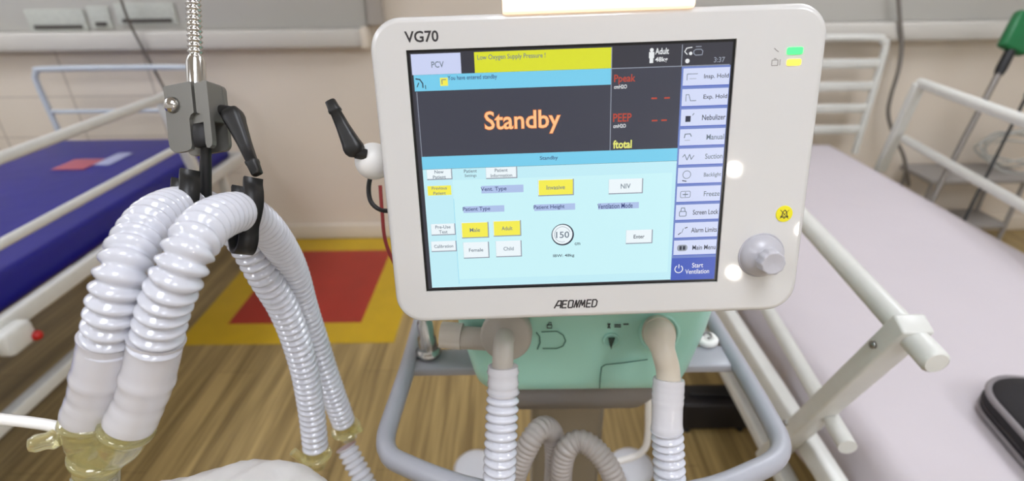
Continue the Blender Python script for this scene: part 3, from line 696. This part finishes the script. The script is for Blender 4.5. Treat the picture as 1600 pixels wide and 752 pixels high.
q = spline([at(1027, 514, Y=FY - .005), at(1030, 523, d=.60), at(1037, 552, d=.585), at(1043, 575, d=.585), at(1045, 600, d=.585)], .003)
rr_ = []
for i in range(len(q)):
    t = i / (len(q) - 1); rr_.append(.0175 if t < .45 else (.0175 - (t - .45) / .15 * .0045 if t < .6 else .013))
MB().tube(q, rr_, pbei, 28).build('port_connector', ip)
qi = len(q) // 3
MB().tube([q[qi], q[qi + 1]], .0188, pbei, 28).build('collar_ring', ip)
# ---- trolley
hgrey = mat('handle_grey', (168, 169, 176), rough=.35, noise=.04, nscale=12)
hz = .94
H = [(-.150, .74), (-.152, .60), (-.157, .50), (-.157, .468), (-.150, .447), (-.132, .431), (-.05, .396), (.065, .372), (.197, .388), (.27, .413), (.302, .430), (.318, .452), (.322, .49), (.322, .6), (.320, .74)]
hd = MB().tube(spline([(x, y, hz) for x, y in H], .006), 1.0, hgrey, 20, sx=.0115, sy=.0135, x0=(1, 0, 0))
hd = hd.build('trolley_handle', vent)
for pa, pb in (((-.152, .612), (-.05, .612)), ((.225, .612), (.322, .612))):
    MB().box(((pa[0] + pb[0]) / 2, pa[1], hz - .004), (abs(pb[0] - pa[0]), .045, .014), hgrey, bev=.003).build('handle_bracket', hd)
for x_ in (-.150, .320): MB().box((xc + (x_ - xc) * .82, .74, hz), (.10, .03, .02), hgrey, bev=.004).build('handle_arm', hd)
pp = at(670, 552, Z=hz + .006)
b_ = MB().lathe([(.0, 0), (.019, 0), (.019, .005), (.0155, .008), (.0135, .012), (.0135, .028), (.011, .032), (.011, .055), (.0085, .057), (.0085, .13), (0, .131)], chrome, place(pp, (-.02, .0, 1)), 28); b_.build('chrome_socket', vent)
pp = at(1104, 534, Z=hz + .004)
b_ = MB().lathe([(0, 0), (.0165, 0), (.0165, .006), (.014, .009), (.008, .009), (.006, .006), (0, .006)], whp, place(pp, (0, 0, 1)), 28); b_.build('socket_cap', vent)
MB().tube(spline([pp + Vector(t) * .001 for t in ((-5, 4, 9), (0, 7, 12), (5, 3, 12), (4, -3, 11), (-1, -5, 10))], .001), .0016, gryd, 8).build('cap_hook', vent)
MB().tube(spline([at(1013, 615, Y=.76), at(1012, 685, Y=.76), at(1003, 706, Y=.76), at(985, 716, Y=.76), at(938, 728, Y=.74)], .006), .0065, whp, 14).build('support_tube', vent)
colm = mat('column_brown_grey', (134, 126, 112), rough=.35, metal=.3)
xa, xb = at(832, 690, Y=.66).x, at(944, 690, Y=.66).x
MB().box(((xa + xb) / 2, .715, (zb - .05 + .10) / 2), (xb - xa, .09, zb - .05 - .10), colm, bev=.014, seg=3).build('column', vent)
bgr = mat('base_white', (214, 216, 222), rough=.35)
b_ = MB()
bc_ = Vector(((xa + xb) / 2, .8, .10))
tips = [Vector((-.119, 1.14, .065)), Vector((.361, 1.14, .065)), Vector((.52, 1.33, .065)), Vector((-.10, .42, .065)), Vector((.34, .42, .065))]
for t_ in tips[:2] + tips[3:]:
    MB().tube([bc_, bc_.lerp(t_, .5) + Vector((0, 0, .0)), t_], [.03, .026, .022], bgr, 16).build('base_leg', vent)
    MB().lathe([(0, -.025), (.05, -.02), (.066, -.008), (.07, .008), (.06, .022), (.03, .030), (0, .032)], bgr, place(t_, (0, 0, 1)), 28).build('leg_cap', vent)
    MB().lathe([(0, -.014), (.03, -.014), (.034, -.008), (.034, .008), (.03, .014), (0, .014)], rubber, place(t_ + Vector((0, 0, -.031)), (1, .2, 0)), 18).build('castor', vent)

# black equipment box on the floor behind the trolley
z_ = .13
a = at(1066, 594, Z=z_); b = at(1157, 604, Z=z_); c = at(1186, 676, Z=0); d_ = at(1064, 676, Z=0)
xm0, xm1, ym0, ym1 = a.x - .03, b.x + .02, (c.y + d_.y) / 2, (a.y + b.y) / 2
e = empty('equipment_case', ((xm0 + xm1) / 2, (ym0 + ym1) / 2, 0), 'black rectangular equipment case standing on the floor between the trolley and the white bed', 'equipment case')
MB().box(((xm0 + xm1) / 2, (ym0 + ym1) / 2, z_ / 2 + .006), (xm1 - xm0, ym1 - ym0, z_ - .012), mat('case_black', (26, 24, 28), rough=.45), bev=.012, seg=3).build('case_body', e)
MB().box(((xm0 + xm1) / 2, (ym0 + ym1) / 2, z_ + .006), (xm1 - xm0 - .06, .03, .014), rubber, bev=.004).build('carry_handle', e)
for sx in (-1, 1):
    for sy in (-1, 1): MB().lathe([(0, 0), (.012, 0), (.012, .014), (0, .014)], rubber, place(((xm0 + xm1) / 2 + sx * (xm1 - xm0) * .38, (ym0 + ym1) / 2 + sy * (ym1 - ym0) * .38, 0), (0, 0, 1)), 12).build('foot', e)

# ================================================================ breathing hoses
HR = .0165
hose_m = mat('hose_silicone', (227, 228, 236), rough=.12, coat=1.0, transl=.14, clear=.12)
cuff_m = mat('cuff_silicone', (234, 232, 236), rough=.13, coat=1.0, transl=.22, clear=.14)
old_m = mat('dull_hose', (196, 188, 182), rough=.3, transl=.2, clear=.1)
yclr = mat('yellow_clear_plastic', (246, 240, 190), rough=.08, clear=.28, trans=.8, coat=1.0)
clrp = mat('clear_plastic', (224, 222, 206), rough=.1, clear=.6)
def corr(P, R=HR, pitch=.0092, amp=.0044, n=28, m_=None, mb=None, r_end=None):
    step = pitch / 8; q = spline(P, step); rr = []
    for i in range(len(q)):
        ph = (i % 8) / 8 * 2 * PI; c_ = .5 + .5 * math.cos(ph)
        rr.append(R - amp * (1 - c_ ** .6))
    mb = mb or MB(); mb.tube(q, rr, m_ or hose_m, n); return mb, q
def hose_thing(label, group=None):
    e = empty('breathing_hose', (0, 0, 0), label, 'hose', group); return e
def setloc(e, p): e.location = p
# hose 1 : front one over the hook
S = 1.08
def pts(L): return [at(a_, b2, d=c_ * S) for a_, b2, c_ in L]
P1 = pts([(243, 540, .333), (257, 480, .323), (280, 426, .318), (303, 378, .324), (333, 345, .350), (378, 333, .40), (420, 362, .455), (455, 418, .53), (476, 484, .59), (494, 537, .63), (515, 600, .67), (537, 660, .71)])
P2 = pts([(168, 540, .335), (176, 490, .325), (192, 426, .322), (214, 378, .335), (243, 340, .36), (285, 322, .405), (330, 330, .445), (375, 368, .475), (412, 430, .505), (442, 480, .54), (462, 530, .57), (477, 584, .60), (487, 645, .63), (493, 700, .65)])
def cuff(mb_name, par, P, R, steps=None, m_=None):
    q = spline(P, .003); rr = []
    for i in range(len(q)):
        t = i / (len(q) - 1); r = R
        if steps:
            for (t0, dr) in steps:
                r += dr * max(0, 1 - abs(t - t0) / .07)
        rr.append(r)
    return MB().tube(q, rr, m_ or cuff_m, 32).build(mb_name, par)
h1 = hose_thing('white corrugated breathing hose over the front black hook, right of its twin'); setloc(h1, P1[0])
corr(P1)[0].build('corrugated_tube', h1)
C1 = pts([(245, 528, .334), (236, 572, .340), (222, 620, .347), (202, 664, .352)])
cuff('end_cuff', h1, C1, .0168, [(.0, .001), (.45, .0012), (.72, -.0008), (.95, .0006)])
h2 = hose_thing('white corrugated breathing hose over the rear black hook, left of its twin'); setloc(h2, P2[0])
corr(P2)[0].build('corrugated_tube', h2)
C2 = pts([(169, 528, .334), (160, 570, .340), (150, 612, .348), (138, 650, .355)])
cuff('end_cuff', h2, C2, .0168, [(.0, .001), (.45, .0012), (.72, -.0008), (.95, .0006)])
# Y piece
yp = empty('y_connector', at(150, 700, d=.38), 'translucent yellowish Y connector joining the ends of the two white hoses', 'connector')
ya = at(200, 668, d=.352 * S); yb2 = at(138, 652, d=.355 * S); yc = at(155, 712, d=.40)
rings_ = MB()
rings_.tube(spline([at(203, 650, d=.352 * S), ya, at(188, 695, d=.39), yc, at(150, 735, d=.405)], .003), .0150, yclr, 24)
rings_.tube(spline([at(140, 636, d=.355 * S), yb2, at(138, 685, d=.39), yc], .003), .0150, yclr, 24)
ybody = rings_.build('y_body', yp)
b_ = MB()
fw_ = (at(212, 676, d=.385) - at(118, 668, d=.39))
b_.box((0, 0, fw_.length / 2), (.024, .014, fw_.length), yclr, place(at(118, 668, d=.39), fw_), .004); b_.build('bridge_flange', yp)
for (qa, qb) in ((at(206, 652, d=.352 * S), at(190, 690, d=.388)), (at(139, 640, d=.355 * S), at(139, 682, d=.388))):
    Mr = place(qa.lerp(qb, .45), qb - qa)
    MB().lathe([(.0148, -.003), (.0182, -.0025), (.0188, 0), (.0182, .0025), (.0148, .003)], yclr, Mr, 28).build('socket_collar', yp)
b_ = MB(); Mr = place(yc, at(150, 760, d=.41) - yc)
b_.lathe([(.0148, -.004), (.0195, -.003), (.0200, 0), (.0195, .003), (.0148, .004)], yclr, Mr, 28); b_.build('swivel_collar', yp)
b_ = MB().lathe([(0, 0), (.006, 0), (.0075, .004), (.006, .008), (.0065, .014), (.0045, .018), (0, .019)], yclr, place(at(95, 684, d=.39), at(70, 690, d=.385) - at(95, 684, d=.39)), 18); b_.tube([at(118, 678, d=.395), at(92, 684, d=.39)], .006, yclr, 16); b_.build('sample_port', yp)
b_ = MB()
q0, q1 = at(150, 722, d=.405), at(150, 800, d=.415)
dd = (q1 - q0).normalized()
b_.tube([q0, q1], .0135, clrp, 24)
for k in range(7):
    an = 2 * PI * k / 7; F_ = frame(dd); off = F_ @ Vector((math.cos(an), math.sin(an), 0)) * .0145
    b_.tube([q0 + off + dd * .012, q1 + off], .0016, clrp, 8)
b_.build('ribbed_outlet', yp)
o = MB().tube(spline([at(-30, 652, d=.40), at(0, 655, d=.40), at(45, 660, d=.398), at(82, 666, d=.394), at(100, 672, d=.39), at(120, 672, d=.388)], .004), .0042, whp, 12).build('sample_line', origin=at(0, 655, d=.40))
o['label'] = 'thin white sampling line entering the Y connector from the left edge'; o['category'] = 'tube'
# rear ends: clear collars and water traps
def trap(p, d, label, r=.019):
    e = empty('hose_connector', p, label, 'connector'); M_ = place(p, d)
    MB().lathe([(.0, -.018), (.0135, -.018), (.0145, -.006), (.0125, .0), (.0125, .018), (.0, .018)], yclr, M_, 24).build('sleeve', e)
    MB().lathe([(.0135, -.003), (r - .001, -.0014), (r, 0), (r - .001, .0014), (.0135, .003)], yclr, M_, 28).build('collar', e)
    return e
e = trap(P1[-1] + (P1[-1] - P1[-2]).normalized() * .014, P1[-1] - P1[-2], 'yellowish clear connector with a round collar below the right rear hose', .0215)
b_ = MB().tube([at(563, 672, d=.75), at(548, 680, d=.77)], .004, yclr, 12).build('side_spigot', e)
e = trap(P2[-1] + (P2[-1] - P2[-2]).normalized() * .012, P2[-1] - P2[-2], 'yellowish clear connector at the lower end of the left rear hose, above white bag', .020)
MB().tube([at(478, 722, d=.70), at(458, 706, d=.69)], .0055, yclr, 12).build('side_spigot', e)
h3 = hose_thing('short white corrugated hose running down from the clear collar, left of the trolley handle')
P3 = [at(541, 698, d=.775), at(553, 722, d=.775), at(568, 750, d=.775), at(590, 800, d=.78), at(630, 860, d=.80)]
setloc(h3, P3[0]); corr(P3, R=.0155)[0].build('corrugated_tube', h3)
# hoses on the ventilator ports
h4 = hose_thing('white corrugated hose hanging from the grey elbow under the screen, left port')
P4 = [at(786, 612, d=.565), at(784, 650, d=.565), at(782, 700, d=.565), at(780, 750, d=.57), at(778, 800, d=.58), at(776, 860, d=.60)]
setloc(h4, P4[0]); corr(P4, R=.0178)[0].build('corrugated_tube', h4)
cuff('end_cuff', h4, [at(786, 572, d=.562), at(786, 595, d=.563), at(786, 618, d=.565)], .0160, [(.2, .0012), (.6, .001), (.9, .0012)])
h5 = hose_thing('white corrugated hose hanging from the beige connector under the screen, right port')
P5 = [at(1042, 672, d=.585), at(1044, 700, d=.588), at(1046, 740, d=.59), at(1047, 790, d=.60), at(1047, 860, d=.62)]
setloc(h5, P5[0]); corr(P5, R=.0178)[0].build('corrugated_tube', h5)
cuff('end_cuff', h5, [at(1045, 592, d=.585), at(1043, 630, d=.585), at(1042, 678, d=.585)], .0165, [(.06, .001), (.18, .0012), (.3, .0012), (.42, .0012), (.9, .001)])
h6 = hose_thing('dim corrugated hose arching up behind the trolley handle, middle bottom')
P6 = [at(790, 850, d=.70), at(795, 780, d=.70), at(812, 725, d=.69), at(832, 685, d=.685), at(850, 668, d=.70), at(864, 680, d=.72), at(868, 715, d=.73), at(866, 760, d=.74)]
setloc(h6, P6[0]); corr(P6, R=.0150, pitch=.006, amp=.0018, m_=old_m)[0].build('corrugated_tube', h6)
h7 = hose_thing('dim corrugated hose curving down to the right behind the trolley handle')
P7 = [at(878, 800, d=.72), at(876, 745, d=.70), at(884, 705, d=.69), at(905, 690, d=.69), at(930, 703, d=.685), at(955, 738, d=.68), at(975, 800, d=.68)]
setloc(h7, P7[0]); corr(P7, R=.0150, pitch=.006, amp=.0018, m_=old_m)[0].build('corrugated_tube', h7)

# ================================================================ hose support arm
sa = empty('hose_support_arm', at(303, 60, d=.44), 'flexible chrome support arm with grey clamp and black hooks carrying the hoses', 'support arm')
g0 = at(306, 98, d=.44); g1 = at(302, 0, d=.44)
up_ = (g1 - g0).normalized()
AP = [g0, g1, g1 + up_ * .08, g1 + up_ * .14 + Vector((.06, .06, 0)), Vector((-.02, .58, 1.72)), Vector((.10, .66, 1.62)), Vector((.13, .68, 1.40)), Vector((.13, .68, 1.215))]
q = spline(AP, .0011)
b_ = MB().tube(q, [.0052 + .0009 * math.cos(i / 4 * 2 * PI + .0) for i in range(len(q))], chrome, 14); b_.build('gooseneck', sa)
MB().tube([g0 + up_ * .004, g0 - up_ * .0, at(308, 140, d=.44)], [.0062, .0074, .0074], chrome, 20).build('sleeve', sa)
plm = mat('clamp_grey_metal', (118, 116, 110), rough=.38, metal=.55)
F = (RT * 1 + FW * .12).normalized()
cz = -(at(318, 235, d=.44) - at(308, 135, d=.44)).normalized()       # clamp's long axis
cn = (-FW - RT * .25); cn = (cn - cz * cn.dot(cz)).normalized(); cxv = cz.cross(cn).normalized() * 1
if cxv.dot(RT) < 0: cxv = -cxv
cc = at(308, 185, d=.44)
CM = Matrix((cxv, cz, cn)).transposed().to_4x4(); CM.translation = cc
def lp(poly, r=.0): return poly
b_ = MB()
front = rrect(-.0212, -.028, .0060, .0275, .0035, 4); front = [(x, y) for x, y in front]
b_.prism([(.0062, .0272), (.0050, .0275), (-.0205, .0275), (-.0212, .0268), (-.0212, -.020), (-.0198, -.0245), (-.0165, -.0275), (-.013, -.028), (-.004, -.028), (0, -.0268), (.0014, -.024), (.0014, -.003), (.0030, .0005), (.0062, .002)], .006, .0095, plm, CM)
b_.prism([(.0205, .0250), (.0198, .0255), (.0088, .0255), (.0082, .0250), (.0082, .002), (.0120, 0), (.0138, -.004), (.0138, -.024), (.0148, -.0275), (.0175, -.028), (.0198, -.0262), (.0205, -.023)], .004, .0085, plm, CM)
b_.prism(rrect(-.0195, -.006, .0190, .0270, .002, 3), -.009, .006, plm, CM)
b_.prism(rrect(-.0212, -.028, .0205, .0275, .006, 6), -.0125, -.009, plm, CM)
b_.build('clamp_body', sa)
MB().lathe([(.0058, 0), (.0066, .001), (.006, .003), (.0035, .0055), (0, .0062)], chrome, CM @ place((-.0135, .011, .0095), (0, 0, 1)), 24).build('clamp_bolt', sa)
MB().lathe([(0, -.009), (.0062, -.009), (.007, -.003), (.007, .003), (.0062, .009), (0, .009)], rubber, CM @ place((.0076, -.0165, .004), (0, 1, 0)), 20).build('rod_holder', sa)
lever(at(346, 172, d=.442), at(362, 176, d=.438), at(402, 272, d=.43), .0082, .008, sa)
rod0 = at(322, 225, d=.44); rod1 = at(320, 322, d=.452)
MB().tube([rod0, rod0.lerp(rod1, .5), rod1], [.0040, .0048, .0055], blk, 16).build('drop_rod', sa)
def hook(Pc, T, par):
    T = (RT * .74 + FW * .67 - UPV * .12).normalized(); u = (UPV - T * UPV.dot(T)).normalized(); v = T.cross(u)
    if v.dot(FW) > 0: v = -v                     # v points to the camera side
    ctl = [(.0105, .0290), (.0120, .0235), (.0170, .0170), (.0205, .0080), (.0195, -.0010), (.0165, -.0090), (.0170, -.0150), (.0190, -.0215), (.0165, -.0285), (.0090, -.0320),
           (-.0010, -.0300), (-.0090, -.0235), (-.0150, -.0165), (-.0190, -.0080), (-.0200, .0030), (-.0190, .0120), (-.0200, .0190), (-.0225, .0240)]
    prof = [(q_.x, q_.y) for q_ in spline([Vector((a_, b2, 0)) for a_, b2 in ctl], .0016)]
    c = [Pc + v * a_ + u * b2 for a_, b2 in prof]
    mb = MB(); rings = []
    for i in range(len(c)):
        d = (c[min(i + 1, len(c) - 1)] - c[max(i - 1, 0)]).normalized(); nn = T.cross(d)
        w_ = .0072; th_ = .0017
        rings.append([c[i] + T * w_ + nn * th_, c[i] - T * w_ + nn * th_, c[i] - T * w_ - nn * th_, c[i] + T * w_ - nn * th_])
    mb.loft(rings, blk); 
    return mb.build('hose_hook', par), Pc - v * .019 - u * .004
i1 = P1[5]; T1 = P1[6] - P1[4]; _, b1 = hook(i1 + T1.normalized() * .006, T1, sa)
i2 = P2[5]; T2 = P2[6] - P2[4]; _, b2p = hook(i2, T2, sa)
bot = rod1 + (rod1 - rod0).normalized() * .004
MB().tube(spline([b1, b1.lerp(bot, .4) - UPV * .012, bot - UPV * .004], .003), .0045, blk, 12).build('hook_bar', sa)
MB().tube(spline([b2p, b2p.lerp(bot, .5) - UPV * .006, bot - UPV * .004], .003), .0045, blk, 12).build('hook_bar', sa)
MB().tube([bot + Vector((0, 0, .006)), bot - Vector((0, 0, .016))], .0085, blk, 16).build('hook_hub', sa)

# ================================================================ white bag on a tray stand, bottom
tz = .93
st = empty('instrument_table', (-.27, .24, 0), 'small steel instrument table under the white plastic bag, below the frame', 'table')
stl = mat('table_steel', (170, 170, 170), rough=.3, metal=.8)
MB().box((-.27, .24, tz - .01), (.34, .30, .02), stl, bev=.006).build('table_top', st)
MB().tube([(-.27, .24, .05), (-.27, .24, tz - .015)], .018, stl, 16).build('pole', st)
MB().box((-.27, .2, .03), (.4, .06, .04), stl, bev=.01).build('base', st); MB().box((-.27, .2, .03), (.06, .36, .04), stl, bev=.01).build('base', st)
pl = mat('white_plastic_film', (236, 232, 230), rough=.35, transl=.1, bump=.4, bscale=30)
bagp = empty('plastic_bag', (-.26, .28, tz), 'crumpled white plastic bag with green print at the bottom edge of the photo', 'bag')
N_ = 40; M2 = 24; vs = []; fs = []
cr = [at(168, 744, d=.40), at(230, 744, d=.42), at(300, 745, d=.44), at(370, 745, d=.46), at(430, 752, d=.48), at(490, 764, d=.50), at(535, 778, d=.52)]
crs = spline(cr, .002)
random.seed(5)
for i in range(N_ + 1):
    p_ = crs[min(len(crs) - 1, int(i / N_ * (len(crs) - 1)))]
    for k in range(M2 + 1):
        t = k / M2 * 2 * PI * .5 - .0       # from back foot over crest to the front foot
        a_ = PI * k / M2
        dy = math.cos(a_) * (.05 + .05 * math.sin(PI * i / N_)) - .035
        zz_ = tz + .002 + (p_.z - tz - .002) * max(0, math.sin(a_)) ** .55 * (1 if 0 < i < N_ else .3)
        zz_ += .0025 * math.sin(9 * i / N_ * 3 + 5 * a_) * math.sin(a_) + .002 * math.sin(i * 1.3 + k * .9) * math.sin(a_)
        vs.append((p_.x, p_.y + dy + .0, zz_))
for i in range(N_):
    for k in range(M2):
        a_ = i * (M2 + 1) + k; fs.append([a_, a_ + 1, a_ + M2 + 2, a_ + M2 + 1])
mbb = MB().add(vs, fs, pl, None, True)
mbb.add(vs[:M2 + 1], [list(range(M2 + 1))], pl); mbb.add(vs[-M2 - 1:], [list(range(M2 + 1))[::-1]], pl)
bb_ = mbb.build('bag_body', bagp)
gpr = mat('green_print', (70, 140, 110), rough=.5)
gp = MB()
for (i0, i1, k0, k1) in ((11, 14, 13, 14), (15, 16, 14, 15)):
    for i in range(i0, i1):
        for k in range(k0, k1):
            qd = [Vector(vs[i * (M2 + 1) + k]), Vector(vs[i * (M2 + 1) + k + 1]), Vector(vs[(i + 1) * (M2 + 1) + k + 1]), Vector(vs[(i + 1) * (M2 + 1) + k])]
            gp.add([p_ + Vector((0, -.0006, .0006)) for p_ in qd], [[0, 1, 2, 3]], gpr, None, True)
gp.build('green_print', bb_)
